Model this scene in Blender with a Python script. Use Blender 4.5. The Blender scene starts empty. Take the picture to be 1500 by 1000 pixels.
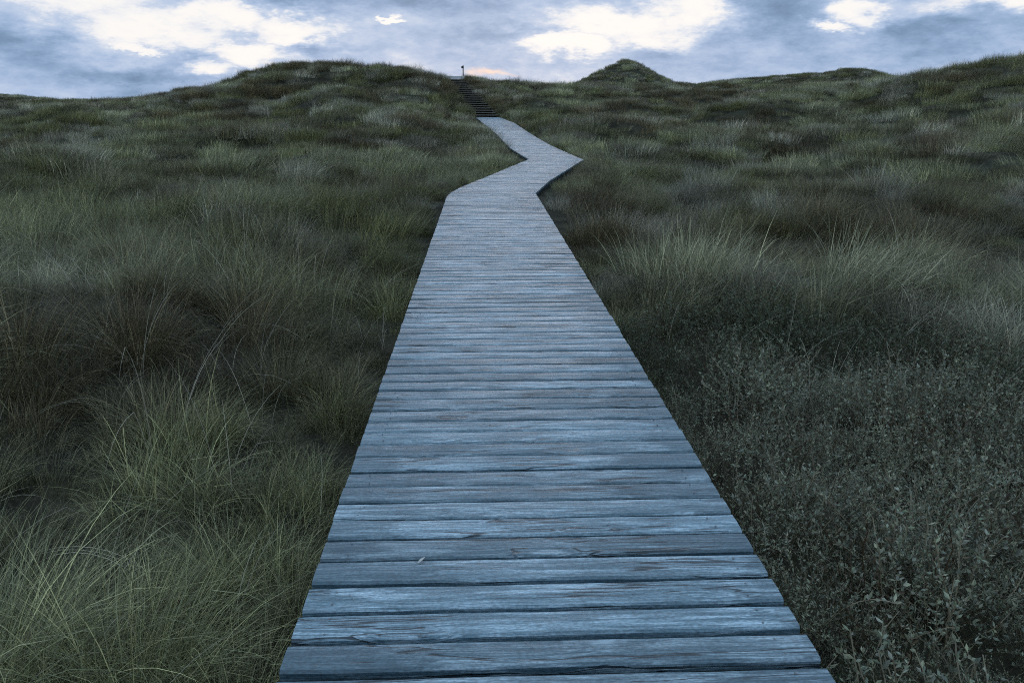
import bpy, math, random
import numpy as np
R = math.radians
sc = bpy.context.scene
COL = sc.collection
random.seed(11); rng = np.random.default_rng(11)

# ------------------------------------------------------------------ camera
PITCH, YAW, EYE = R(16.695), R(2.209), 1.6
cd = bpy.data.cameras.new('camera'); cam = bpy.data.objects.new('camera', cd); COL.objects.link(cam)
cd.sensor_width = 36; cd.lens = 1167 / 1500 * 36; cd.clip_start = .05; cd.clip_end = 6000
cam.location = (0, 0, EYE); cam.rotation_euler = (math.pi / 2 - PITCH, 0, -YAW)
sc.camera = cam

# ------------------------------------------------------------------ sky
SUN_EL, SUN_AZ = R(5), R(1.0)
def sky_dir(px, py):            # where in the sky a cloud gap lies: azimuth from +Y towards +X, elevation
    return math.atan((px - 750) / 1218) + YAW, math.atan((150 - py) * .958 / 1235)
W = bpy.data.worlds.new('World'); sc.world = W; W.use_nodes = True
nt = W.node_tree; nt.nodes.clear(); L = nt.links
def N(t, **k):
    n = nt.nodes.new(t)
    for a, b in k.items(): setattr(n, a, b)
    return n
def mth(op, a, b=None, c=None, clamp=False):
    n = N('ShaderNodeMath', operation=op, use_clamp=clamp)
    for i, v in enumerate((a, b, c)):
        if v is None: continue
        if isinstance(v, (int, float)): n.inputs[i].default_value = v
        else: L.new(v, n.inputs[i])
    return n.outputs[0]
def vm(op, a, b=None):
    n = N('ShaderNodeVectorMath', operation=op)
    for i, v in enumerate((a, b)):
        if v is None: continue
        if isinstance(v, tuple): n.inputs[i].default_value = v
        else: L.new(v, n.inputs[i])
    return n.outputs['Value'] if op in ('LENGTH', 'DOT_PRODUCT') else n.outputs[0]
def smooth(v, a, b, lo=0., hi=1.):
    n = N('ShaderNodeMapRange', interpolation_type='SMOOTHSTEP')
    L.new(v, n.inputs[0])
    for i, q in enumerate((a, b, lo, hi)): n.inputs[i + 1].default_value = q
    return n.outputs[0]
def noise(vec, scale, detail=6, rough=.55, dist=0., w=0.):
    n = N('ShaderNodeTexNoise', noise_dimensions='4D')
    L.new(vec, n.inputs['Vector']); n.inputs['W'].default_value = w
    for k, v in (('Scale', scale), ('Detail', detail), ('Roughness', rough), ('Distortion', dist)): n.inputs[k].default_value = v
    return n
def mixc(f, a, b):
    n = N('ShaderNodeMix', data_type='RGBA', clamp_factor=True)
    for s, v in ((n.inputs[0], f), (n.inputs[6], a), (n.inputs[7], b)):
        if isinstance(v, (int, float)): s.default_value = v
        elif isinstance(v, tuple): s.default_value = (*v, 1)
        else: L.new(v, s)
    return n.outputs[2]
tc = N('ShaderNodeTexCoord'); D = vm('NORMALIZE', tc.outputs['Generated'])
sx = N('ShaderNodeSeparateXYZ'); L.new(D, sx.inputs[0])
az = mth('ARCTAN2', sx.outputs[0], sx.outputs[1]); el = mth('ARCSINE', sx.outputs[2])
cx = N('ShaderNodeCombineXYZ'); L.new(az, cx.inputs[0]); L.new(el, cx.inputs[1]); P = cx.outputs[0]
DS = vm('MULTIPLY', D, (1, 1, 2.6))
# ragged edges: shift the lookup direction by noise
w1 = vm('SUBTRACT', noise(DS, 9, 6, .66, w=1.3).outputs['Color'], (.5, .5, .5))
PW = vm('ADD', P, vm('MULTIPLY', w1, (.17, .075, 0)))
GAPS = [(120, 12, 150, 46), (215, 50, 110, 40), (345, 32, 80, 22), (440, 42, 85, 20), (370, 74, 70, 20), (320, 93, 50, 14), (205, 80, 34, 7),
        (905, 36, 135, 28), (1000, 26, 60, 30), (830, 66, 74, 16), (960, 58, 70, 18), (1250, 22, 44, 18), (1200, 40, 36, 8), (1450, 16, 130, 18), (570, 37, 16, 4)]
DARK = [(420, 0, 170, 26), (30, 40, 60, 60), (1310, 50, 70, 40), (640, 5, 130, 26), (740, 45, 60, 30), (1120, 20, 70, 40), (30, 70, 110, 40), (290, 85, 70, 14), (200, 112, 120, 14), (480, 70, 50, 14)]
def blobs(tab, lo, hi):
    acc = None
    for gx, gy, ra, rb in tab:
        a0, e0 = sky_dir(gx, gy)
        d = vm('LENGTH', vm('MULTIPLY', vm('SUBTRACT', PW, (a0, e0, 0)), (1218 / ra, 1235 / .958 / rb, 0)))
        d = smooth(d, lo, hi, 1, 0); acc = d if acc is None else mth('MAXIMUM', acc, d)
    return acc
gap, dark = blobs(GAPS, .20, 1.42), blobs(DARK, .0, 1.4)
big = noise(DS, 4.2, 5, .55, w=2.1).outputs['Fac']; puff = noise(DS, 17., 7, .70, w=9.4).outputs['Fac']
far_gap = smooth(noise(DS, 3.1, 2, .5, w=7.7).outputs['Fac'], .56, .68)
lowf = smooth(el, R(0), R(4.5), 1, 0)
thick = mth('ADD', .60, mth('MULTIPLY', mth('SUBTRACT', big, .5), .75))
thick = mth('ADD', thick, mth('MULTIPLY', mth('SUBTRACT', puff, .5), 1.0))
thick = mth('ADD', thick, mth('MULTIPLY', dark, .25))
thick = mth('SUBTRACT', thick, mth('MULTIPLY', gap, .55))
thick = mth('SUBTRACT', thick, mth('MULTIPLY', far_gap, .5))
thick = mth('SUBTRACT', thick, mth('MULTIPLY', lowf, .10))
cr = N('ShaderNodeValToRGB'); L.new(thick, cr.inputs[0]); cr.color_ramp.interpolation = 'B_SPLINE'
e_ = cr.color_ramp.elements
e_[0].position = .0; e_[0].color = (.93, .905, .875, 1); e_[1].position = 1.; e_[1].color = (.15, .235, .36, 1)
for p_, c_ in ((.12, (.91, .89, .875)), (.25, (.78, .80, .85)), (.38, (.52, .61, .77)), (.58, (.375, .495, .705)), (.80, (.22, .335, .52))):
    q = e_.new(p_); q.color = (*c_, 1)
cl = cr.outputs[0]
hi_f = smooth(el, R(7), R(60))     # an overcast sky is brightest overhead
cl = mixc(mth('MULTIPLY', hi_f, .85), cl, (.66, .90, 1.12))
a0, e0 = sky_dir(728, 108)
dg = vm('LENGTH', vm('MULTIPLY', vm('SUBTRACT', PW, (a0, e0, 0)), (1218 / 40, 1235 / .958 / 8, 0)))
glow = smooth(dg, .1, 1.4, 1, 0)
sky = N('ShaderNodeTexSky', sky_type='NISHITA', sun_disc=False, sun_elevation=SUN_EL, sun_rotation=SUN_AZ, air_density=1.2, dust_density=2., ozone_density=3.)
nis = vm('SCALE', sky.outputs[0]); nis.node.inputs[3].default_value = .08
col = mixc(.975, nis, cl)              # the clouds leave little of the clear sky to see
col = mixc(mth('MULTIPLY', glow, .95), col, (1.0, .74, .60))
bg = N('ShaderNodeBackground'); L.new(col, bg.inputs[0]); bg.inputs[1].default_value = 1.0
out = N('ShaderNodeOutputWorld'); L.new(bg.outputs[0], out.inputs[0])
W.cycles.sampling_method = 'MANUAL'; W.cycles.sample_map_resolution = 256

sd = bpy.data.lights.new('sun', 'SUN'); sd.energy = .12; sd.angle = R(20); sd.color = (1, .86, .78)
sun = bpy.data.objects.new('sun', sd); COL.objects.link(sun)
sun.rotation_euler = (math.pi / 2 - SUN_EL, 0, math.pi - SUN_AZ)
sc.view_settings.view_transform = 'Standard'; sc.view_settings.look = 'None'
sc.view_settings.gamma = 1; sc.view_settings.exposure = 0.1
sc.view_settings.use_curve_mapping = False
sc.cycles.use_denoising = False; sc.cycles.filter_width = 1.05; sc.cycles.use_adaptive_sampling = True; sc.cycles.adaptive_threshold = .025
sc.cycles.max_bounces = 2; sc.cycles.diffuse_bounces = 1; sc.cycles.glossy_bounces = 1; sc.cycles.transmission_bounces = 2; sc.cycles.transparent_max_bounces = 4
sc.cycles.caustics_reflective = False; sc.cycles.caustics_refractive = False

# ------------------------------------------------------------------ maths helpers
def hash2(i, j, s):
    v = (i.astype(np.int64) * 374761393 + j.astype(np.int64) * 668265263 + s * 974634777) & 0x7fffffff
    v = ((v ^ (v >> 13)) * 1274126177) & 0x7fffffff
    v = v ^ (v >> 16)
    return (v & 0xffff) / 65535.0
def vnoise(x, y, s=0):
    xi, yi = np.floor(x), np.floor(y); u, v = x - xi, y - yi
    u = u * u * u * (u * (u * 6 - 15) + 10); v = v * v * v * (v * (v * 6 - 15) + 10)
    a, b = hash2(xi, yi, s), hash2(xi + 1, yi, s); c, d = hash2(xi, yi + 1, s), hash2(xi + 1, yi + 1, s)
    return (a * (1 - u) + b * u) * (1 - v) + (c * (1 - u) + d * u) * v
def fbm(x, y, s=0, o=4):
    t, a, n = 0, 1., 0.
    for k in range(o):
        t = t + a * vnoise(x * 2 ** k + 17.3 * k, y * 2 ** k - 9.1 * k, s + k); n += a; a *= .5
    return t / n
def sstep(a, b, x):
    t = np.clip((x - a) / (b - a), 0, 1); return t * t * (3 - 2 * t)
def deck_z(y): return .64 * np.clip((y - 24) / 30, 0, None) ** 1.7
# path edges measured on the deck (metres); the walk bends twice, then climbs by steps
LE = np.array([(-.605, -4), (-.605, 14.2), (-.56, 14.9), (-.42, 15.8), (-.05, 17.4), (1.42, 23.9), (1.06, 29.3), (.75, 38.6), (.25, 47), (-.28, 54.4)])
RE = np.array([(1.005, -4), (1.005, 14.8), (1.46, 17.2), (3.0, 23.7), (2.63, 31.1), (2.32, 40.2), (2.03, 47.7), (1.31, 54.4)])
STEP_N, STAIR_Y0, STAIR_Y1, STAIR_Z1 = 19, 54.5, 66.0, 3.46
STAIR_X0, STAIR_X1, STAIR_HW = .50, -1.98, .80
PATH = np.array([(.2, -6, 0), (.2, 14.7, 0), (2.2, 23.8, 0), (1.84, 30, deck_z(30)), (1.53, 39.5, deck_z(39.5)), (.51, 54.4, .65), (-1.98, 66, 3.46), (-2.3, 72, 3.5)])
def path_near(x, y):
    best = np.full(x.shape, 1e9); bz = np.zeros(x.shape); by = np.zeros(x.shape)
    for (x0, y0, z0), (x1, y1, z1) in zip(PATH[:-1], PATH[1:]):
        dx, dy = x1 - x0, y1 - y0
        t = np.clip(((x - x0) * dx + (y - y0) * dy) / (dx * dx + dy * dy), 0, 1)
        d = np.hypot(x - x0 - t * dx, y - y0 - t * dy); m = d < best
        best = np.where(m, d, best); bz = np.where(m, z0 + t * (z1 - z0), bz)
    return best, bz
# dune crests: bearing (as tan from the walk's heading frame), distance and crest height
def crest(tab, az):
    t = np.array(tab, float)
    a = np.arctan((t[:, 0] - 750) / 1218) + YAW
    return np.interp(az, a, t[:, 1]), np.interp(az, a, t[:, 2])
NEAR = [(-1500, 120, 80), (-600, 125, 85), (0, 152, 95), (100, 148, 92), (180, 147, 88), (240, 140, 82), (265, 132, 80), (310, 127, 76), (360, 113, 72), (420, 97, 68), (480, 84, 64),
        (520, 88, 63), (600, 95, 64), (640, 106, 66), (655, 118, 67), (680, 116, 68), (760, 121, 72), (850, 121, 74), (900, 121, 74), (950, 124, 76), (1000, 128, 78), (1060, 130, 78), (1150, 126, 66),
        (1250, 121, 58), (1300, 114, 54), (1340, 107, 52), (1400, 96, 49), (1450, 87, 47), (1500, 80, 46), (1700, 80, 46), (2600, 95, 50)]
FAR = [(-1500, 140, 170), (-300, 128, 165), (0, 136, 160), (50, 140, 160), (100, 146, 160), (180, 147, 165), (240, 152, 165), (500, 150, 170), (800, 140, 150), (840, 122, 140), (860, 113, 135), (885, 100, 132), (905, 89, 130), (915, 85, 130), (925, 88, 130),
       (945, 99, 132), (985, 119, 140), (1020, 121, 150), (1060, 116, 150), (1090, 113, 150), (1150, 108, 145), (1180, 106, 145), (1200, 105, 142), (1235, 98, 140), (1262, 100, 140), (1300, 109, 145), (1400, 120, 150), (2600, 130, 160)]
def height(x, y):
    x = np.asarray(x, float); y = np.asarray(y, float)
    r = np.hypot(x, y) + 1e-6; az = np.arctan2(x, y)
    ya, ra = crest(NEAR, az); yb, rb = crest(FAR, az)
    fwd = np.cos(az - YAW).clip(.25, 1)
    ca = EYE + (150 - ya) * .958 / 1235 * ra - .30       # heights of the sand under the grass
    cb = EYE + (150 - yb) * .958 / 1235 * rb - .45
    base = -.42 + 0 * x
    ra_, rb_ = ra / fwd, rb / fwd
    ta = (r - 17) / (ra_ - 17)
    up = np.clip(ta, 0, 1) ** 2.3
    dn = sstep(0, 1, (r - ra_) / 26)
    cap = np.where(ta < 1, up, 1 - dn * .9)
    # round the crest a little
    ha = base + (ca - base) * cap
    tb = np.abs(r - rb_) / np.where(r < rb_, 38., 45.)
    hb = -1.0 + (cb + 1.0) * np.exp(-(tb ** 2) * 2.2)
    # hollows and hummocks
    m = (fbm(x / 9 + 3.1, y / 9 + 1.7, 5, 3) - .5) * 2
    m2 = (fbm(x / 3.1 + 8.2, y / 3.4 + 2.2, 21, 3) - .5) * 2
    far = sstep(6, 40, r); ridge_safe = 1 - .75 * np.exp(-((r - ra_) / 7) ** 2)
    amp = (.34 + 1.05 * far) * ridge_safe
    ha = ha + m * amp + m2 * (.34 + .34 * far) * (1 - .6 * np.exp(-((r - ra_) / 8) ** 2))
    # a hummock right of the walk and a rise on the left
    ha = ha + .26 * np.exp(-((x - 3.4) / 2.4) ** 2 - ((y - 8.3) / 1.3) ** 2) + .22 * np.exp(-((x + 2.6) / 1.3) ** 2 - ((y - 6.2) / 1.5) ** 2)
    ha = ha - .45 * np.exp(-((x - 5.8) / 3.0) ** 2 - ((y - 12.2) / 2.4) ** 2)
    hb = hb + m * .5 * (1 - np.exp(-((r - rb_) / 10) ** 2))
    k = .5
    h = np.where(ha > hb, ha, hb) + k * .25 * np.clip(1 - np.abs(ha - hb) / k, 0, None) ** 2
    d, pz = path_near(x, y)
    w = sstep(.75, 3.4, d)
    low = pz - .42 + .27 * sstep(9, 16, y)
    h = np.minimum(h, low + .04 * m2 + .62 * np.clip(d - .85, 0, None) + 200 * sstep(6, 14, d))
    h = low * (1 - w) + h * w
    # level out far away
    fw = sstep(190, 420, r)
    return h * (1 - fw) + (-2.5 + .012 * r * 0) * fw

# ------------------------------------------------------------------ materials
def mat(name):
    m = bpy.data.materials.new(name); m.use_nodes = True
    t = m.node_tree; t.nodes.clear(); return m, t
class T:                                        # tiny node-building helper
    def __init__(s, t): s.t = t
    def n(s, ty, **k):
        q = s.t.nodes.new(ty)
        for a, b in k.items(): setattr(q, a, b)
        return q
    def l(s, a, b): s.t.links.new(a, b)
    def setv(s, sock, v):
        if hasattr(v, 'is_linked'): s.l(v, sock)
        elif isinstance(v, tuple) and len(v) == 3 and sock.type == 'RGBA': sock.default_value = (*v, 1)
        else: sock.default_value = v
    def math(s, op, a, b=None, c=None, clamp=False):
        q = s.n('ShaderNodeMath', operation=op, use_clamp=clamp)
        for i, v in enumerate((a, b, c)):
            if v is not None: s.setv(q.inputs[i], v)
        return q.outputs[0]
    def vec(s, op, a, b):
        q = s.n('ShaderNodeVectorMath', operation=op); s.setv(q.inputs[0], a); s.setv(q.inputs[1], b); return q.outputs[0]
    def noise(s, v, scale=1., detail=4., rough=.55, dist=0., dim='3D'):
        q = s.n('ShaderNodeTexNoise', noise_dimensions=dim); s.l(v, q.inputs['Vector'])
        for k, x in (('Scale', scale), ('Detail', detail), ('Roughness', rough), ('Distortion', dist)): q.inputs[k].default_value = x
        return q.outputs['Fac']
    def ramp(s, v, a, b, lo=0., hi=1.):
        q = s.n('ShaderNodeMapRange', interpolation_type='SMOOTHSTEP'); s.l(v, q.inputs[0])
        for i, x in enumerate((a, b, lo, hi)): q.inputs[i + 1].default_value = x
        return q.outputs[0]
    def mix(s, f, a, b, mode='MIX'):
        q = s.n('ShaderNodeMix', data_type='RGBA', blend_type=mode, clamp_factor=True)
        s.setv(q.inputs[0], f); s.setv(q.inputs[6], a); s.setv(q.inputs[7], b); return q.outputs[2]

def wood_material(name, tone=1.0, spec=.5):
    m, t = mat(name); h = T(t)
    co = h.n('ShaderNodeTexCoord').outputs['Object']; oi = h.n('ShaderNodeObjectInfo'); rnd = oi.outputs['Random']
    cb = h.n('ShaderNodeCombineXYZ'); h.l(h.math('MULTIPLY', rnd, 71.), cb.inputs[0]); h.l(h.math('MULTIPLY', rnd, 333.), cb.inputs[1]); h.l(h.math('MULTIPLY', rnd, 17.), cb.inputs[2])
    p = h.vec('ADD', co, cb.outputs[0])
    # knots: the grain flows round a few points
    kv = h.n('ShaderNodeTexVoronoi', feature='F1'); h.l(h.vec('MULTIPLY', p, (2.1, 6.5, 6.5)), kv.inputs['Vector']); kv.inputs['Scale'].default_value = 1.; kv.inputs['Randomness'].default_value = 1.
    kd = kv.outputs['Distance']
    knot = h.ramp(kd, .03, .11, 1, 0); kring = h.ramp(kd, .02, .45, 1, 0)
    warp = h.n('ShaderNodeCombineXYZ'); h.l(h.math('MULTIPLY', h.math('SUBTRACT', h.noise(h.vec('MULTIPLY', p, (2.2, 9, 9)), 1, 3), .5), .05), warp.inputs[1])
    h.l(h.math('MULTIPLY', kring, .03), warp.inputs[2])
    pw = h.vec('ADD', p, warp.outputs[0])
    grain = h.noise(h.vec('MULTIPLY', pw, (3.0, 95, 95)), 1, 4, .6)
    fibre = h.noise(h.vec('MULTIPLY', pw, (7, 230, 230)), 1, 2, .6)
    broad = h.noise(h.vec('MULTIPLY', pw, (2.6, 15, 15)), 1, 5, .66)
    blot = h.noise(h.vec('MULTIPLY', p, (3.2, 9, 9)), 1, 5, .65)
    base = h.mix(h.ramp(grain, .38, .64), tuple(c * tone for c in (.095, .165, .210)), tuple(c * tone for c in (.345, .465, .545)))
    base = h.mix(h.math('MULTIPLY', h.ramp(broad, .35, .62, 1, 0), .75), base, tuple(c * tone for c in (.060, .112, .145)))
    base = h.mix(h.math('MULTIPLY', h.ramp(broad, .56, .74), .5), base, tuple(c * tone for c in (.48, .58, .66)))
    base = h.mix(h.math('MULTIPLY', h.ramp(fibre, .40, .58, 1, 0), .45), base, tuple(c * tone for c in (.055, .105, .140)))
    # damp, algae-dark ends with a ragged inner limit
    sx = h.n('ShaderNodeSeparateXYZ'); h.l(co, sx.inputs[0])
    ax = h.math('ABSOLUTE', sx.outputs[0])
    side = h.n('ShaderNodeMath', operation='SIGN'); h.l(sx.outputs[0], side.inputs[0])
    rs = h.math('FRACT', h.math('ADD', h.math('MULTIPLY', rnd, 37.3), h.math('MULTIPLY', side.outputs[0], .31)))
    lim = h.math('SUBTRACT', ax, h.math('ADD', .34, h.math('MULTIPLY', rs, .62)))
    lim = h.math('ADD', lim, h.math('MULTIPLY', h.math('SUBTRACT', blot, .5), .9))
    damp = h.math('MULTIPLY', h.ramp(lim, -.02, .05), h.math('ADD', h.math('MULTIPLY', h.ramp(grain, .42, .60, 1, 0), .35), .45))
    base = h.mix(damp, base, tuple(c * tone for c in (.050, .095, .125)))
    # rough grey weathering, speckled
    spk = h.noise(h.vec('MULTIPLY', p, (70, 150, 150)), 1, 2, .6)
    base = h.mix(1.0, base, h.ramp(spk, .30, .70, .72, 1.25), 'MULTIPLY')
    # each board its own tone
    tone_v = h.math('ADD', .80, h.math('MULTIPLY', h.math('FRACT', h.math('MULTIPLY', rnd, 91.7)), .40))
    base = h.mix(1.0, base, tone_v, 'MULTIPLY')
    # long drying cracks
    cn = h.noise(h.vec('MULTIPLY', pw, (.75, 17, 17)), 1, 3, .5)
    cr = h.math('ABSOLUTE', h.math('SUBTRACT', cn, .5))
    crack = h.math('MULTIPLY', h.ramp(cr, .004, .017, 1, 0), h.ramp(h.noise(h.vec('MULTIPLY', p, (1.6, 5, 5)), 1, 2), .47, .54))
    base = h.mix(h.math('MULTIPLY', crack, .88), base, (.010, .017, .024))
    base = h.mix(h.math('MULTIPLY', knot, .65), base, (.040, .070, .090))
    base = h.mix(h.math('MULTIPLY', h.ramp(kd, .09, .2, 1, 0), h.math('MULTIPLY', h.ramp(blot, .5, .6), .5)), base, (.46, .60, .70))
    # worn-through nail line and dirt specks
    b = h.n('ShaderNodeBsdfPrincipled'); h.l(base, b.inputs['Base Color'])
    h.l(h.ramp(blot, .3, .7, .28, .46), b.inputs['Roughness']); b.inputs['Specular IOR Level'].default_value = spec
    hh = h.math('SUBTRACT', h.math('ADD', h.math('MULTIPLY', grain, .6), h.math('MULTIPLY', fibre, .35)), h.math('MULTIPLY', crack, 1.5))
    bp = h.n('ShaderNodeBump'); bp.inputs['Strength'].default_value = .8; bp.inputs['Distance'].default_value = .004; h.l(hh, bp.inputs['Height'])
    h.l(bp.outputs[0], b.inputs['Normal'])
    o = h.n('ShaderNodeOutputMaterial'); h.l(b.outputs[0], o.inputs[0])
    return m
M_PLANK = wood_material('weathered_plank'); M_BEAM = wood_material('dark_beam', .28, .1)

def ground_material():
    m, t = mat('dune_soil'); h = T(t)
    co = h.n('ShaderNodeNewGeometry').outputs['Position']
    a = h.noise(co, 2.2, 4, .65); b_ = h.noise(co, .35, 1); c = h.noise(co, 28, 2, .7)
    col = h.mix(h.ramp(a, .35, .65), (.016, .016, .012), (.045, .043, .028))
    col = h.mix(h.math('MULTIPLY', h.ramp(b_, .45, .65), .6), col, (.035, .042, .025))
    col = h.mix(h.math('MULTIPLY', h.ramp(c, .5, .7), .5), col, (.075, .070, .05))
    # bare sand blow-out on the far left dune
    sp = h.n('ShaderNodeVectorMath', operation='DISTANCE'); h.l(h.vec('MULTIPLY', co, (1, .30, 0)), sp.inputs[0]); sp.inputs[1].default_value = (SAND[0], SAND[1] * .30, 0)
    sm = h.ramp(h.math('ADD', sp.outputs['Value'], h.math('MULTIPLY', h.noise(co, .9, 2), 2.4)), 2.6, 3.4, 1, 0)
    col = h.mix(sm, col, (.42, .40, .38))
    bs = h.n('ShaderNodeBsdfPrincipled'); h.l(col, bs.inputs['Base Color']); bs.inputs['Roughness'].default_value = .95; bs.inputs['Specular IOR Level'].default_value = .1
    o = h.n('ShaderNodeOutputMaterial'); h.l(bs.outputs[0], o.inputs[0]); return m
SAND = (-72.0, 132.0)
M_GROUND = ground_material()

def leaf_material(name, rough=.5, trans=.25, spec=.3):
    m, t = mat(name); h = T(t)
    ti = h.n('ShaderNodeAttribute', attribute_type='INSTANCER', attribute_name='tint').outputs['Color']
    bv = h.n('ShaderNodeAttribute', attribute_type='GEOMETRY', attribute_name='bladecol').outputs['Color']
    col = h.mix(1., ti, bv, 'MULTIPLY')
    b = h.n('ShaderNodeBsdfPrincipled'); h.l(col, b.inputs['Base Color']); b.inputs['Roughness'].default_value = rough; b.inputs['Specular IOR Level'].default_value = spec
    tr = h.n('ShaderNodeBsdfTranslucent'); h.l(col, tr.inputs[0])
    mx = h.n('ShaderNodeMixShader'); mx.inputs[0].default_value = trans; h.l(b.outputs[0], mx.inputs[1]); h.l(tr.outputs[0], mx.inputs[2])
    o = h.n('ShaderNodeOutputMaterial'); h.l(mx.outputs[0], o.inputs[0]); return m
M_BLADE = leaf_material('grass_blade', .5, .25, .35); M_LEAF = leaf_material('willow_leaf', .5, .2, .35)
def plain(name, c, rough=.7):
    m, t = mat(name); h = T(t)
    v = h.noise(h.n('ShaderNodeTexCoord').outputs['Object'], 30, 4, .6)
    b = h.n('ShaderNodeBsdfPrincipled'); h.l(h.mix(h.ramp(v, .3, .7), tuple(x * .6 for x in c), c), b.inputs['Base Color']); b.inputs['Roughness'].default_value = rough
    o = h.n('ShaderNodeOutputMaterial'); h.l(b.outputs[0], o.inputs[0]); return m

M_STEP = plain('step_wood', (.20, .18, .155), .85)
# ------------------------------------------------------------------ mesh helpers
def mesh(name, V, F, m, smooth_=False):
    me = bpy.data.meshes.new(name)
    me.from_pydata([tuple(map(float, v)) for v in V], [], F); me.materials.append(m)
    if smooth_: me.polygons.foreach_set('use_smooth', [True] * len(me.polygons))
    me.update(); return me
def obj(name, me, parent=None, loc=None):
    o = bpy.data.objects.new(name, me); COL.objects.link(o)
    if parent: o.parent = parent
    if loc: o.location = loc
    return o
def empty(name, label, cat, loc=(0, 0, 0), group=None):
    o = obj(name, None); o.location = loc; o.empty_display_size = .2
    o['label'] = label; o['category'] = cat
    if group: o['group'] = group
    return o
def box(x0, x1, y0, y1, z0, z1):
    V = [(x, y, z) for z in (z0, z1) for y in (y0, y1) for x in (x0, x1)]
    return V, [(0, 2, 3, 1), (4, 5, 7, 6), (0, 1, 5, 4), (2, 6, 7, 3), (0, 4, 6, 2), (1, 3, 7, 5)]
def beam(p0, p1, w, hgt):                      # a beam whose top centre line runs p0 -> p1
    p0, p1 = np.array(p0, float), np.array(p1, float); d = p1 - p0; s = np.array([d[1], -d[0], 0]); s = s / np.linalg.norm(s) * w / 2; u = np.array([0, 0, hgt])
    V = [p0 - s - u, p0 + s - u, p1 + s - u, p1 - s - u, p0 - s, p0 + s, p1 + s, p1 - s]
    return V, [(0, 3, 2, 1), (4, 5, 6, 7), (0, 1, 5, 4), (1, 2, 6, 5), (2, 3, 7, 6), (3, 0, 4, 7)]
def tube(pts, rad, n=6):
    V, F = [], []
    for i, p in enumerate(pts):
        for k in range(n):
            a = 2 * math.pi * k / n; r_ = rad[i] if hasattr(rad, '__len__') else rad
            V.append((p[0] + r_ * math.cos(a), p[1] + r_ * math.sin(a), p[2]))
    for i in range(len(pts) - 1):
        for k in range(n):
            a, b = i * n + k, i * n + (k + 1) % n; F.append((a, b, b + n, a + n))
    F.append(tuple(range(n - 1, -1, -1))); F.append(tuple(range((len(pts) - 1) * n, len(pts) * n)))
    return V, F

# ------------------------------------------------------------------ ground sheet
def spaced(stops):                              # coordinates with growing spacing
    c = [stops[0][0]]
    for (a, s0), (b, s1) in zip(stops[:-1], stops[1:]):
        while c[-1] < b - 1e-6:
            t = (c[-1] - a) / (b - a); c.append(min(b, c[-1] + s0 + (s1 - s0) * t))
    return np.array(c)
xr = spaced([(0, .16), (6, .25), (25, .6), (80, 1.4), (200, 12), (3500, 400)])
XS = np.concatenate([-xr[:0:-1], xr]) + .2
YS = np.concatenate([-spaced([(0, .5), (12, 2), (200, 60), (3000, 400)])[:0:-1], spaced([(0, .16), (18, .25), (80, .6), (180, 1.4), (260, 12), (3500, 400)])])
gx, gy = np.meshgrid(XS, YS); gz = height(gx, gy)
V = np.stack([gx, gy, gz], -1).reshape(-1, 3); nx, ny = len(XS), len(YS)
ii = (np.arange(ny - 1)[:, None] * nx + np.arange(nx - 1)[None]).ravel()
F = np.stack([ii, ii + 1, ii + nx + 1, ii + nx], -1)
gm = bpy.data.meshes.new('dune_ground'); gm.vertices.add(len(V)); gm.vertices.foreach_set('co', V.ravel())
gm.loops.add(F.size); gm.loops.foreach_set('vertex_index', F.ravel().astype(np.int32)); gm.polygons.add(len(F))
gm.polygons.foreach_set('loop_start', np.arange(0, F.size, 4, dtype=np.int32)); gm.polygons.foreach_set('use_smooth', np.ones(len(F), bool))
gm.update(); gm.validate(); gm.materials.append(M_GROUND)
g = obj('dune_ground', gm); g['kind'] = 'structure'; g['label'] = 'rolling sandy dune ground under the grass'

# ------------------------------------------------------------------ boardwalk
walk = empty('boardwalk', 'long weathered grey plank boardwalk bending through the grassy dunes', 'boardwalk', (.2, 2, 0))
def off(o): o.location = tuple(a - b for a, b in zip(o.location, walk.location)); return o
front = [1.968, 2.12, 2.268, 2.421, 2.578, 2.723, 2.871, 3.015, 3.159]   # measured joints
joints = list(front)
y = front[0]
while y > -2.6: y -= .150 + random.uniform(-.006, .006); joints.insert(0, y)
y = front[-1]
while y < 54.25: y += .1485 + random.uniform(-.006, .007); joints.append(y)
rest_V, rest_F = [], []
first_i = 0
def board(y0, y1, segs):
    """one board: rounded long edges, wavering sides, ends cut along the walk's edge; returns verts in world space"""
    V, F = [], []
    ex0, ex1 = random.uniform(-.003, .003), random.uniform(-.003, .003)
    w0 = [random.uniform(-.0028, .0028) for _ in range(segs + 1)]; w1 = [random.uniform(-.0028, .0028) for _ in range(segs + 1)]
    z_l, z_r = random.uniform(-.004, .003), random.uniform(-.004, .003); tw = random.uniform(-.02, .02)
    th, rr = .036, .007
    for i in range(segs + 1):
        t = i / segs; a, b = y0 + w0[i], y1 + w1[i]
        prof = [(a + .001, -th), (a, -rr * 1.2), (a + rr, 0), ((a + b) / 2, .0025), (b - rr, 0), (b, -rr * 1.2), (b - .001, -th)]
        for (yy, zz) in prof:
            xl = float(np.interp(yy, LE[:, 1], LE[:, 0])) + ex0; xr_ = float(np.interp(yy, RE[:, 1], RE[:, 0])) + ex1
            zc = float(deck_z(yy)) + z_l * (1 - t) + z_r * t + tw * (yy - (y0 + y1) / 2) + zz
            V.append((xl + (xr_ - xl) * t, yy, zc))
    n = 7
    for i in range(segs):
        for k in range(n):
            a, b = i * n + k, i * n + (k + 1) % n; F.append((a, b, b + n, a + n))
    F.append(tuple(range(n - 1, -1, -1))); F.append(tuple(range(segs * n, segs * n + n)))
    return [(v[0], v[1], v[2]) for v in V], [tuple(reversed(f)) for f in F]
n_plank = 0
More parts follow.
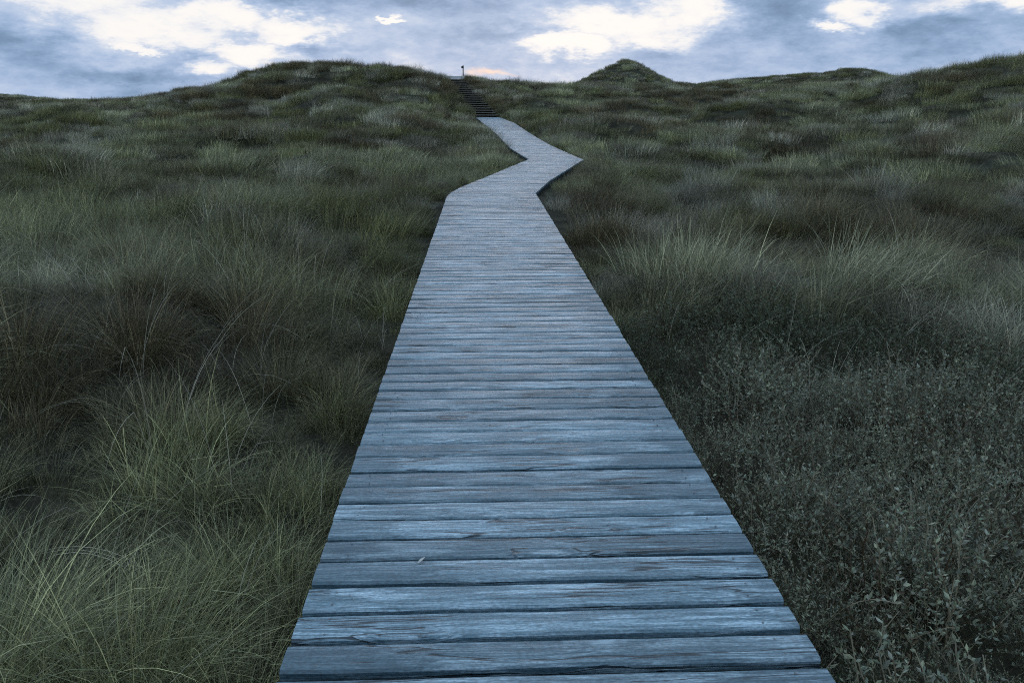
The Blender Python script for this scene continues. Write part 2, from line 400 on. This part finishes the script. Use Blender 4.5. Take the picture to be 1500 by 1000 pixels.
V_, F_ = tube([(0, 0, -.004), (0, 0, .0022), (0, 0, .0034)], [.0034, .0034, .0024], 8); SCREW = mesh('screw', V_, F_, plain('screw_steel', (.20, .21, .22), .5))
gaps_known = {1.968: .033, 2.12: .031, 2.268: .028, 2.421: .025, 2.578: .021, 2.723: .019, 2.871: .013, 3.015: .016, 3.159: .012}
for i in range(len(joints) - 1):
    g0 = gaps_known.get(joints[i], random.choice([.012, .016, .019, .023, .028])) / 2
    g1 = gaps_known.get(joints[i + 1], random.choice([.012, .016, .019, .023, .028])) / 2
    y0, y1 = joints[i] + g0, joints[i + 1] - g1
    if joints[i + 1] < 1.2: pass
    Vb, Fb = board(y0, y1, 10 if joints[i] < 9 else 3)
    if n_plank < 298:
        cxx = sum(v[0] for v in Vb) / len(Vb); cy = (y0 + y1) / 2; cz = float(deck_z(cy))
        me = mesh('plank', [(v[0] - cxx, v[1] - cy, v[2] - cz) for v in Vb], Fb, M_PLANK)
        pk = off(obj('plank', me, walk, (cxx, cy, cz))); n_plank += 1
        if 1.7 < cy < 6.2:
            for fx in (-.70, .70):
                for fy in (-.036, .038):
                    sw = obj('screw', SCREW, pk, (fx + random.uniform(-.012, .012), fy + random.uniform(-.006, .006), -.0006))
    else:
        o_ = len(rest_V); rest_V += Vb; rest_F += [tuple(k + o_ for k in f) for f in Fb]
o = obj('far_planks', mesh('far_planks', [(v[0] - .8, v[1] - 50, v[2] - .5) for v in rest_V], rest_F, M_PLANK), walk, (.8, 50, .5)); off(o); o['kind'] = 'stuff'
# bearers under the boards and short posts into the sand
def edge_x(tab, yy): return float(np.interp(yy, tab[:, 1], tab[:, 0]))
stations = [-2.5, 5, 14.7, 17.3, 23.8, 30, 39, 47.3, 54.2]
for fr in (.07, .5, .93):
    for a, b in zip(stations[:-1], stations[1:]):
        xa = edge_x(LE, a) * (1 - fr) + edge_x(RE, a) * fr; xb = edge_x(LE, b) * (1 - fr) + edge_x(RE, b) * fr
        V_, F_ = beam((xa, a + .002, deck_z(a) - .041), (xb, b - .002, deck_z(b) - .041), .07, .14)
        # follow the slope in one straight run: keep the bearer below the boards where the walk curves up
        off(obj('bearer', mesh('bearer', [(v[0] - xa, v[1] - a, v[2]) for v in V_], F_, M_BEAM), walk, (xa, a, -.02 if a > 23 else 0)))
    if fr == .5: continue
    for yy in np.arange(.6, 54, 2.4):
        xx = edge_x(LE, yy) * (1 - fr) + edge_x(RE, yy) * fr
        zt = float(deck_z(yy)) - .195; zb = float(height(np.array([xx]), np.array([yy]))[0]) - .25
        if zb < zt - .05:
            V_, F_ = box(-.045, .045, -.045, .045, zb, zt); off(obj('post', mesh('post', V_, F_, M_BEAM), walk, (xx, float(yy), 0)))

# ------------------------------------------------------------------ steps up the dune
steps = empty('staircase', 'dark wooden steps climbing the dune from the end of the boardwalk', 'stairs', (STAIR_X0, STAIR_Y0, .65))
def offs(o): o.location = tuple(a - b for a, b in zip(o.location, steps.location)); return o
run = (STAIR_Y1 - STAIR_Y0) / STEP_N; rise = (STAIR_Z1 - .65) / STEP_N
for i in range(1, STEP_N):
    t = i / STEP_N; yy = STAIR_Y0 + i * run; zz = .65 + i * rise; xx = STAIR_X0 + (STAIR_X1 - STAIR_X0) * t
    V_, F_ = box(-STAIR_HW + random.uniform(-.02, .02), STAIR_HW + random.uniform(-.02, .02), -.02, .34, -.045, 0)
    o = obj('tread', mesh('tread', V_, F_, M_STEP), steps, (xx, yy, zz)); offs(o)
for s in (-1, 1):
    V_, F_ = beam((STAIR_X0 + s * (STAIR_HW + .03), STAIR_Y0 + .05, .50), (STAIR_X1 + s * (STAIR_HW + .03), STAIR_Y1, STAIR_Z1 - .18), .05, .22)
    offs(obj('stringer', mesh('stringer', [(v[0] - STAIR_X0, v[1] - STAIR_Y0, v[2] - .65) for v in V_], F_, M_BEAM), steps, (STAIR_X0, STAIR_Y0, .65)))
for k in range(12):
    V_, F_ = box(-STAIR_HW - .02, STAIR_HW + .02, .004, .144, -.04, 0)
    offs(obj('landing_plank', mesh('landing_plank', V_, F_, M_PLANK), steps, (STAIR_X1 - .02 * k, STAIR_Y1 + .002 + .149 * k, STAIR_Z1)))
V_, F_ = box(-STAIR_HW - .02, STAIR_HW + .02, -.036, 0, -.22, .11)
offs(obj('landing_fascia', mesh('landing_fascia', V_, F_, plain('pale_board', (.78, .80, .80), .6)), steps, (STAIR_X1, STAIR_Y1 + .002, STAIR_Z1)))

# ------------------------------------------------------------------ marker post on the crest
mk = empty('marker_post', 'thin dark marker post with small head standing at top of the steps', 'post', (-1.30, 66.6, 3.1))
m_dark = plain('dark_post', (.03, .032, .035))
V_, F_ = tube([(0, 0, -.1), (0, 0, .6), (.004, 0, 1.22)], [.045, .042, .038], 8); obj('pole', mesh('pole', V_, F_, m_dark), mk)
V_, F_ = box(-.14, .055, -.03, .03, 1.06, 1.22); o = obj('sign_head', mesh('sign_head', V_, F_, m_dark), mk, (0, -.07, 0))
V_, F_ = tube([(0, 0, 1.22), (0, 0, 1.26), (0, 0, 1.29)], [.055, .05, .015], 8); obj('cap', mesh('cap', V_, F_, m_dark), mk)

# ------------------------------------------------------------------ litter on the boards
def leaf_thing():
    V_, F_ = [], []
    for i in range(7):
        t = i / 6; w = .0085 * math.sin(math.pi * (t * .92 + .04)); z = .004 + .010 * t * t
        V_ += [(-.028 + .056 * t, -w, z + .005 * (w / .0085)), (-.028 + .056 * t, 0, z), (-.028 + .056 * t, w, z + .005 * (w / .0085))]
    for i in range(6):
        for k in range(2): a = i * 3 + k; F_.append((a, a + 3, a + 4, a + 1))
    return mesh('fallen_leaf', V_, F_, plain('dry_leaf', (.62, .62, .60)), True)
lf = obj('fallen_leaf', leaf_thing(), None, (-0.231, 2.550, .006)); lf.rotation_euler = (0, 0, R(50)); lf.scale = (.68,) * 3
lf['label'] = 'small pale dry leaf curled on a boardwalk plank'; lf['category'] = 'leaf'

for k, (sx_, sy_, ang, ln) in enumerate(((-.46, 2.36, -62, .075), (.12, 2.09, -55, .05))):
    V_, F_ = tube([(0, 0, 0), (.001, .0008, ln * .5), (.003, 0, ln)], [.0009, .0008, .0004], 5)
    o = obj('grass_straw', mesh('grass_straw', V_, F_, plain('dry_straw', (.30, .33, .34))), None, (sx_, sy_, .006)); o.rotation_euler = (R(90), 0, R(ang + 90))
    o['label'] = ('thin dry grass straw lying on plank left of the pale leaf', 'short dry grass straw lying on a wide front plank')[k]; o['category'] = 'straw'

# ------------------------------------------------------------------ plants: clump meshes, scattered as instances
def blades_mesh(name, n, rad, lmin, lmax, wid, wind=.45, spread=.6, droop=.5, segs=4, seed=0, dry=.17, upright=.5):
    r_ = np.random.default_rng(seed); V, F, C = [], [], []
    for b in range(n):
        a = r_.uniform(0, 2 * math.pi); q = rad * math.sqrt(r_.uniform()); bx, by = q * math.cos(a), q * math.sin(a)
        ln = r_.uniform(lmin, lmax)
        lean = np.array([math.cos(a), math.sin(a)]) * spread * (q / rad) * r_.uniform(.4, 1.2) + np.array([wind, .12]) * r_.uniform(.3, 1.5) + r_.normal(0, .16, 2)
        lm = np.linalg.norm(lean) + 1e-6; ld = lean / lm; lm = min(lm, 1.5)
        dr = droop * r_.uniform(.1, 1.7); kink = r_.integers(1, segs) if (segs > 3 and r_.uniform() < .14) else 99; px, py, pz = bx, by, -.04; ang0 = lm * (1 - upright); w0 = wid * r_.uniform(.6, 1.25)
        c = r_.uniform(.4, 1.5); cc = np.array([c, c, c]) * np.array([r_.uniform(.92, 1.08), 1, r_.uniform(.88, 1.1)])
        if r_.uniform() < dry: cc = np.array([2.75, 2.6, 2.55]) * r_.uniform(.5, 1.25)
        side = np.array([-ld[1], ld[0]]); ts = r_.uniform(-.9, .9); side = np.array([side[0] * math.cos(ts) + ld[0] * math.sin(ts), side[1] * math.cos(ts) + ld[1] * math.sin(ts)])
        o_ = len(V)
        for i in range(segs + 1):
            t = i / segs; w = w0 * (1 - t ** 1.6) * .5 + .0003
            if i < segs: V += [(px - side[0] * w, py - side[1] * w, pz), (px + side[0] * w, py + side[1] * w, pz)]
            else: V.append((px, py, pz))
            ang = ang0 + (lm * upright + dr) * (t + .5 / segs) ** 1.3; ang = min(ang + (.9 if i >= kink else 0), 2.5)
            px += ld[0] * math.sin(ang) * ln / segs; py += ld[1] * math.sin(ang) * ln / segs; pz += math.cos(ang) * ln / segs
        for i in range(segs - 1): k = o_ + 2 * i; F.append((k, k + 1, k + 3, k + 2)); C.append(cc)
        k = o_ + 2 * (segs - 1); F.append((k, k + 1, k + 2)); C.append(cc)
    me = mesh(name, V, F, M_BLADE)
    at = me.attributes.new('bladecol', 'FLOAT_COLOR', 'FACE'); at.data.foreach_set('color', np.concatenate([np.array(C), np.ones((len(C), 1))], 1).astype(np.float32).ravel())
    return me
def twig_mesh(name, seed, n_leaf=230, hgt=.34):
    r_ = np.random.default_rng(seed); V, F, C = [], [], []
    def quad(p, d, s, ln, w, c):
        o_ = len(V); up = np.cross(d, s); m_ = p + d * ln * .5
        V.extend([p, m_ + s * w + up * w * .35, p + d * ln, m_ - s * w + up * w * .35]); F.extend([(o_, o_ + 1, o_ + 2), (o_, o_ + 2, o_ + 3)]); C.extend([c, c])
    for st in range(16):
        a = r_.uniform(0, 6.28); ln = hgt * r_.uniform(.7, 1.15); p = np.array([r_.normal(0, .075), r_.normal(0, .075), -.03]); d = np.array([math.cos(a) * .5, math.sin(a) * .5, 1.]); d /= np.linalg.norm(d)
        k = 9; pts = [p]
        for i in range(k):
            d = d + r_.normal(0, .16, 3) * np.array([1, 1, .4]); d /= np.linalg.norm(d); pts.append(pts[-1] + d * ln / k)
        for i in range(k):
            s = np.cross(pts[i + 1] - pts[i], [0.3, .2, 1]); s = s / (np.linalg.norm(s) + 1e-9) * .0016; o_ = len(V)
            V.extend([pts[i] - s, pts[i] + s, pts[i + 1] + s * .8, pts[i + 1] - s * .8]); F.append((o_, o_ + 1, o_ + 2, o_ + 3)); C.append(np.array([.75, .62, .52]))
        for j in range(n_leaf // 16):
            t = r_.uniform(.25, 1.) ** .7; i = min(int(t * k), k - 1); p = pts[i] + (pts[i + 1] - pts[i]) * (t * k - i)
            q = r_.normal(0, 1, 3); q[2] = abs(q[2]) * .8 + .35; q /= np.linalg.norm(q); s = np.cross(q, r_.normal(0, 1, 3)); s /= np.linalg.norm(s)
            c = r_.uniform(.6, 1.4); quad(p, q, s, r_.uniform(.012, .025), r_.uniform(.0028, .0054), np.array([c, c, c]) * np.array([r_.uniform(.85, 1.05), 1, r_.uniform(.8, 1.05)]))
    me = mesh(name, V, F, M_LEAF)
    at = me.attributes.new('bladecol', 'FLOAT_COLOR', 'FACE'); at.data.foreach_set('color', np.concatenate([np.array(C), np.ones((len(C), 1))], 1).astype(np.float32).ravel())
    return me
def scatter(name, label, cat, protos, P3, rot, scl, idx, tint):
    lib = bpy.data.collections.new(name + '_shapes')
    for k, me in enumerate(protos): lib.objects.link(bpy.data.objects.new('%s_shape_%02d' % (name, k), me))
    me = bpy.data.meshes.new(name); me.vertices.add(len(P3)); me.vertices.foreach_set('co', P3.astype(np.float32).ravel())
    a = me.attributes.new('rot', 'FLOAT_VECTOR', 'POINT'); a.data.foreach_set('vector', rot.astype(np.float32).ravel())
    a = me.attributes.new('scl', 'FLOAT_VECTOR', 'POINT'); a.data.foreach_set('vector', scl.astype(np.float32).ravel())
    a = me.attributes.new('pick', 'INT', 'POINT'); a.data.foreach_set('value', idx.astype(np.int32))
    a = me.attributes.new('tint', 'FLOAT_COLOR', 'POINT'); a.data.foreach_set('color', np.concatenate([tint, np.ones((len(tint), 1))], 1).astype(np.float32).ravel())
    me.update(); me.materials.append(protos[0].materials[0])
    o = obj(name, me); o['kind'] = 'stuff'; o['label'] = label; o['category'] = cat
    ng = bpy.data.node_groups.new(name + '_scatter', 'GeometryNodeTree')
    ng.interface.new_socket('Geometry', in_out='INPUT', socket_type='NodeSocketGeometry'); ng.interface.new_socket('Geometry', in_out='OUTPUT', socket_type='NodeSocketGeometry')
    gi, go = ng.nodes.new('NodeGroupInput'), ng.nodes.new('NodeGroupOutput')
    ci = ng.nodes.new('GeometryNodeCollectionInfo'); ci.inputs['Collection'].default_value = lib; ci.inputs['Separate Children'].default_value = True; ci.inputs['Reset Children'].default_value = True
    ip = ng.nodes.new('GeometryNodeInstanceOnPoints'); ip.inputs['Pick Instance'].default_value = True
    def na(n_, ty):
        q = ng.nodes.new('GeometryNodeInputNamedAttribute'); q.data_type = ty; q.inputs['Name'].default_value = n_; return q.outputs[0]
    lk = ng.links.new
    lk(gi.outputs[0], ip.inputs['Points']); lk(ci.outputs[0], ip.inputs['Instance']); lk(na('pick', 'INT'), ip.inputs['Instance Index'])
    e2r = ng.nodes.new('FunctionNodeEulerToRotation'); lk(na('rot', 'FLOAT_VECTOR'), e2r.inputs[0]); lk(e2r.outputs[0], ip.inputs['Rotation'])
    lk(na('scl', 'FLOAT_VECTOR'), ip.inputs['Scale']); lk(ip.outputs[0], go.inputs[0])
    o.modifiers.new('scatter', 'NODES').node_group = ng
    return o

def in_view(x, y, pad=4.):                      # what this place could show from near here
    c, s = math.cos(YAW), math.sin(YAW); fx, fy = x * c - y * s, x * s + y * c
    return (np.abs(fx) < .70 * np.maximum(fy, 0) + pad) & (fy > -2)
def clear(x, y):                                # sideways distance from the boards' edges
    return np.where(y < 54.4, np.maximum(np.interp(y, LE[:, 1], LE[:, 0]) - x, x - np.interp(y, RE[:, 1], RE[:, 0])), 9.)
def shrub_mask(x, y):                           # creeping willow carpet right of the walk
    lim = 6.7 + .12 * (x - 1) + (fbm(x * .9, y * .3 + 4, 77, 3) - .5) * 2.2
    return (x > .9) & (y < lim)
# ---- grass
PR, bands = [], {}
def add(k, ms): bands[k] = (len(PR), len(ms)); PR.extend(ms)
add('near', [blades_mesh('tuft', 170, .20, .30, .85, .0040, .42, .85, .95, 6, 100 + k) for k in range(7)])
add('fine', [blades_mesh('tuft', 170, .24, .25, .55, .0034, .30, .7, .75, 5, 200 + k, dry=.2) for k in range(5)])
add('mid', [blades_mesh('tuft', 290, .36, .32, .78, .0052, .45, .5, .65, 4, 300 + k) for k in range(6)])
add('far', [blades_mesh('tuft', 340, .75, .28, .60, .011, .40, .5, .5, 3, 400 + k) for k in range(6)])
add('vfar', [blades_mesh('tuft', 170, .8, .28, .58, .022, .35, .5, .45, 3, 500 + k) for k in range(5)])
add('stalk', [blades_mesh('stalk', 3, .08, .8, 1.25, .0042, .75, .3, .9, 9, 600 + k, dry=1., upright=.6) for k in range(6)])
def tussock(x, y, cell, seed):                  # distance and bearing to the nearest tussock centre
    cxi, cyi = np.floor(x / cell), np.floor(y / cell); best = np.full(x.shape, 9.); bx = np.zeros_like(x); by = np.zeros_like(x)
    for i in (-1, 0, 1):
        for j in (-1, 0, 1):
            px, py = cxi + i, cyi + j
            dx = x / cell - (px + hash2(px, py, seed)); dy = y / cell - (py + hash2(px, py, seed + 9)); d = np.hypot(dx, dy) / (.75 + .5 * hash2(px, py, seed + 4)); m = d < best
            best = np.where(m, d, best); bx = np.where(m, dx, bx); by = np.where(m, dy, by)
    return best, np.arctan2(by, bx)
pts, rots, scls, ids, tints = [], [], [], [], []
def put(kind, x0, x1, y0, y1, dens, rmin, rmax, s0, s1, mask=None, stalk=False, cell=1.0, fill=False):
    n = int((x1 - x0) * (y1 - y0) * dens); x = rng.uniform(x0, x1, n); y = rng.uniform(y0, y1, n); r = np.hypot(x, y)
    d, pz = path_near(x, y)
    jit = rng.uniform(-.5, .5, n) * (rmax - rmin) * .08
    keep = (r + jit > rmin) & (r + jit < rmax) & in_view(x, y) & (d > np.where(y > 9, .90, .95) - .10 * (y > 57) - .2 * (y > 60) * (x > -1.4) * (y < 65.6) + (.45 if kind == 'far' else 0)) & (clear(x, y) > {'near': .13, 'fine': .10, 'stalk': .16, 'mid': .22}.get(kind, .6))
    keep &= ~((np.abs(x - SAND[0]) < 2.6) & (np.abs(y - SAND[1]) < 7))
    if mask is not None: keep &= mask(x, y)
    # thinner and thicker patches
    pat = fbm(x * .55 + 5, y * .55, 31, 3); keep &= rng.uniform(0, 1, n) < (1 if fill else sstep(.30, .55, pat) * .85 + .15 if rmax < 30 else sstep(.30, .55, pat) * .4 + .6)
    x, y, d, pz, r = x[keep], y[keep], d[keep], pz[keep], r[keep]; n = len(x)
    z = height(x, y)
    o_, c = bands[kind]
    big = fbm(x / 6.5, y / 6.5 + 3, 41, 3); sm = fbm(x / 1.3, y / 1.6, 51, 3)
    wa = (fbm(x / 5, y / 5 + 9, 61, 2) - .5) * 2.4
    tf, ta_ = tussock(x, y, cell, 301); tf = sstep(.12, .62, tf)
    s = rng.uniform(s0, s1, n) * (.55 + .9 * sm) * (1.22 - .62 * tf if cell < 1 else 1.12 - .36 * tf) * (1 - .5 * (1 - sstep(.05, 1.0, clear(x, y))))
    tall = np.clip(s, 0, 3)
    pts.append(np.stack([x, y, z], 1)); ids.append(o_ + rng.integers(0, c, n))
    rots.append(np.stack([rng.normal(0, .10, n), rng.normal(0, .10, n), np.where(rng.uniform(0, 1, n) < .5 * tf + .15, ta_, wa) + rng.normal(0, .7, n)], 1))
    scls.append(np.stack([s * rng.uniform(.85, 1.15, n), s * rng.uniform(.85, 1.15, n), tall * rng.uniform(.75, 1.2, n)], 1))
    green = np.array([.069, .070, .029]); teal = np.array([.118, .121, .063]); brown = np.array([.055, .042, .022]); grey = np.array([.180, .174, .140])
    f1 = sstep(.42, .60, big)[:, None]; f2 = sstep(.48, .66, fbm(x / 2.4 + 7, y / 2.8, 71, 3))[:, None]; f3 = sstep(.58, .74, fbm(x / 1.1, y / 1.4 + 5, 81, 2))[:, None]
    pale = np.exp(-((y - 7.7 - .1 * x) / .9) ** 2) * sstep(1.2, 2.2, x) * (1 - sstep(6, 9, x)); hol = np.exp(-((x - 5.6) / 3.2) ** 2 - ((y - 12) / 2.4) ** 2)
    f3 = np.maximum(f3, .45 * pale[:, None]); f2 = np.maximum(f2 * (1 - pale[:, None]), hol[:, None])
    c_ = green * (1 - f1) + teal * f1; c_ = c_ * (1 - .8 * f2) + brown * .8 * f2; c_ = c_ * (1 - .7 * f3) + grey * .7 * f3
    tussock_shade = (tf * rng.uniform(.4, 1, n))[:, None] * .78; c_ = c_ * (1 - tussock_shade) + np.array([.030, .027, .018]) * tussock_shade  # shade between tussocks, put into the tint: near-black away from their centres
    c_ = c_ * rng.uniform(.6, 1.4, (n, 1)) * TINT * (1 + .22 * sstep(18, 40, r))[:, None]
    if stalk: c_ = np.tile(np.array([.17, .165, .13]), (n, 1)) * rng.uniform(.7, 1.3, (n, 1))
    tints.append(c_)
TINT = 1.85
not_shrub = lambda x, y: ~shrub_mask(x, y)
put('near', -9, 9, -2, 9.5, 17, 0, 8.5, .62, .98, not_shrub, cell=.85)
put('fine', -9, 9, -2, 9.5, 11, 0, 8.5, .7, 1.1, not_shrub, cell=.85)
put('fine', -9, 9, -2, 9.5, 16, 0, 9, .34, .55, not_shrub, cell=.85, fill=True)
put('fine', .9, 2.2, -2, 8, 26, 0, 9, .3, .5, lambda x, y: shrub_mask(x, y) & (x < 1.35), cell=.85, fill=True)
put('mid', -26, 26, 2, 26, 4, 8, 24, .4, .6, not_shrub, cell=1.2, fill=True)
put('mid', -26, 26, 2, 26, 8.5, 8, 24, .65, 1.0, not_shrub, cell=1.2)
put('mid', -6, 6, 22, 68, 12, 22, 70, .6, .95, lambda x, y: path_near(x, y)[0] < 1.9, cell=1.3)
put('far', -70, 70, 12, 82, 3.0, 23, 78, .7, 1.1, cell=1.9)
put('vfar', -150, 150, 50, 185, 1.7, 75, 185, .75, 1.15, cell=3.2)
put('stalk', -9, 9, -1, 10, 6.0, 0, 9.5, .7, 1.05, not_shrub, True)
put('stalk', 1, 9, .5, 7.5, 3.0, 0, 9, .6, 1.0, shrub_mask, True)
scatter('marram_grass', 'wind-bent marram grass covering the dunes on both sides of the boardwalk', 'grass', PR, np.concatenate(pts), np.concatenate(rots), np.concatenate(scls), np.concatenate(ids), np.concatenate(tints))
# ---- creeping willow
TW = [twig_mesh('twig', 900 + k) for k in range(8)]
n = int(11 * 12 * 62); x = rng.uniform(.9, 10, n); y = rng.uniform(-2, 9.5, n); d, pz = path_near(x, y)
k = shrub_mask(x, y) & in_view(x, y, 2.5) & (clear(x, y) > .035); pat = fbm(x * 1.5, y * 1.5, 131, 3); edge = clear(x, y) < .42; k &= (rng.uniform(0, 1, n) < sstep(.30, .56, pat) * .9 + .1) | edge
x, y, d, pat = x[k], y[k], d[k], pat[k]; n = len(x); z = height(x, y) + .02
s = rng.uniform(.75, 1.25, n) * (.55 + .9 * pat) * (.8 + .2 * sstep(.9, 1.4, d)); tf, _ = tussock(x, y, .55, 711); s = s * (1.25 - .75 * sstep(.1, .6, tf)); s = np.where(clear(x, y) < .42, np.maximum(s, .72 * rng.uniform(.8, 1.15, n)), s)
f = sstep(.45, .65, fbm(x / 1.4, y / 1.4, 141, 3))[:, None]
tint = (np.array([.090, .101, .066]) * (1 - f) + np.array([.215, .222, .172]) * f) * rng.uniform(.6, 1.5, (n, 1))
br = rng.uniform(0, 1, n) < .06; tint[br] = np.array([.090, .070, .045])
scatter('creeping_willow', 'low dark small-leaved creeping willow carpet right of the boardwalk', 'shrub', TW, np.stack([x, y, z], 1),
        np.stack([rng.normal(0, .25, n), rng.normal(0, .25, n), rng.uniform(0, 6.28, n)], 1), np.stack([s, s, s], 1), rng.integers(0, len(TW), n), tint)
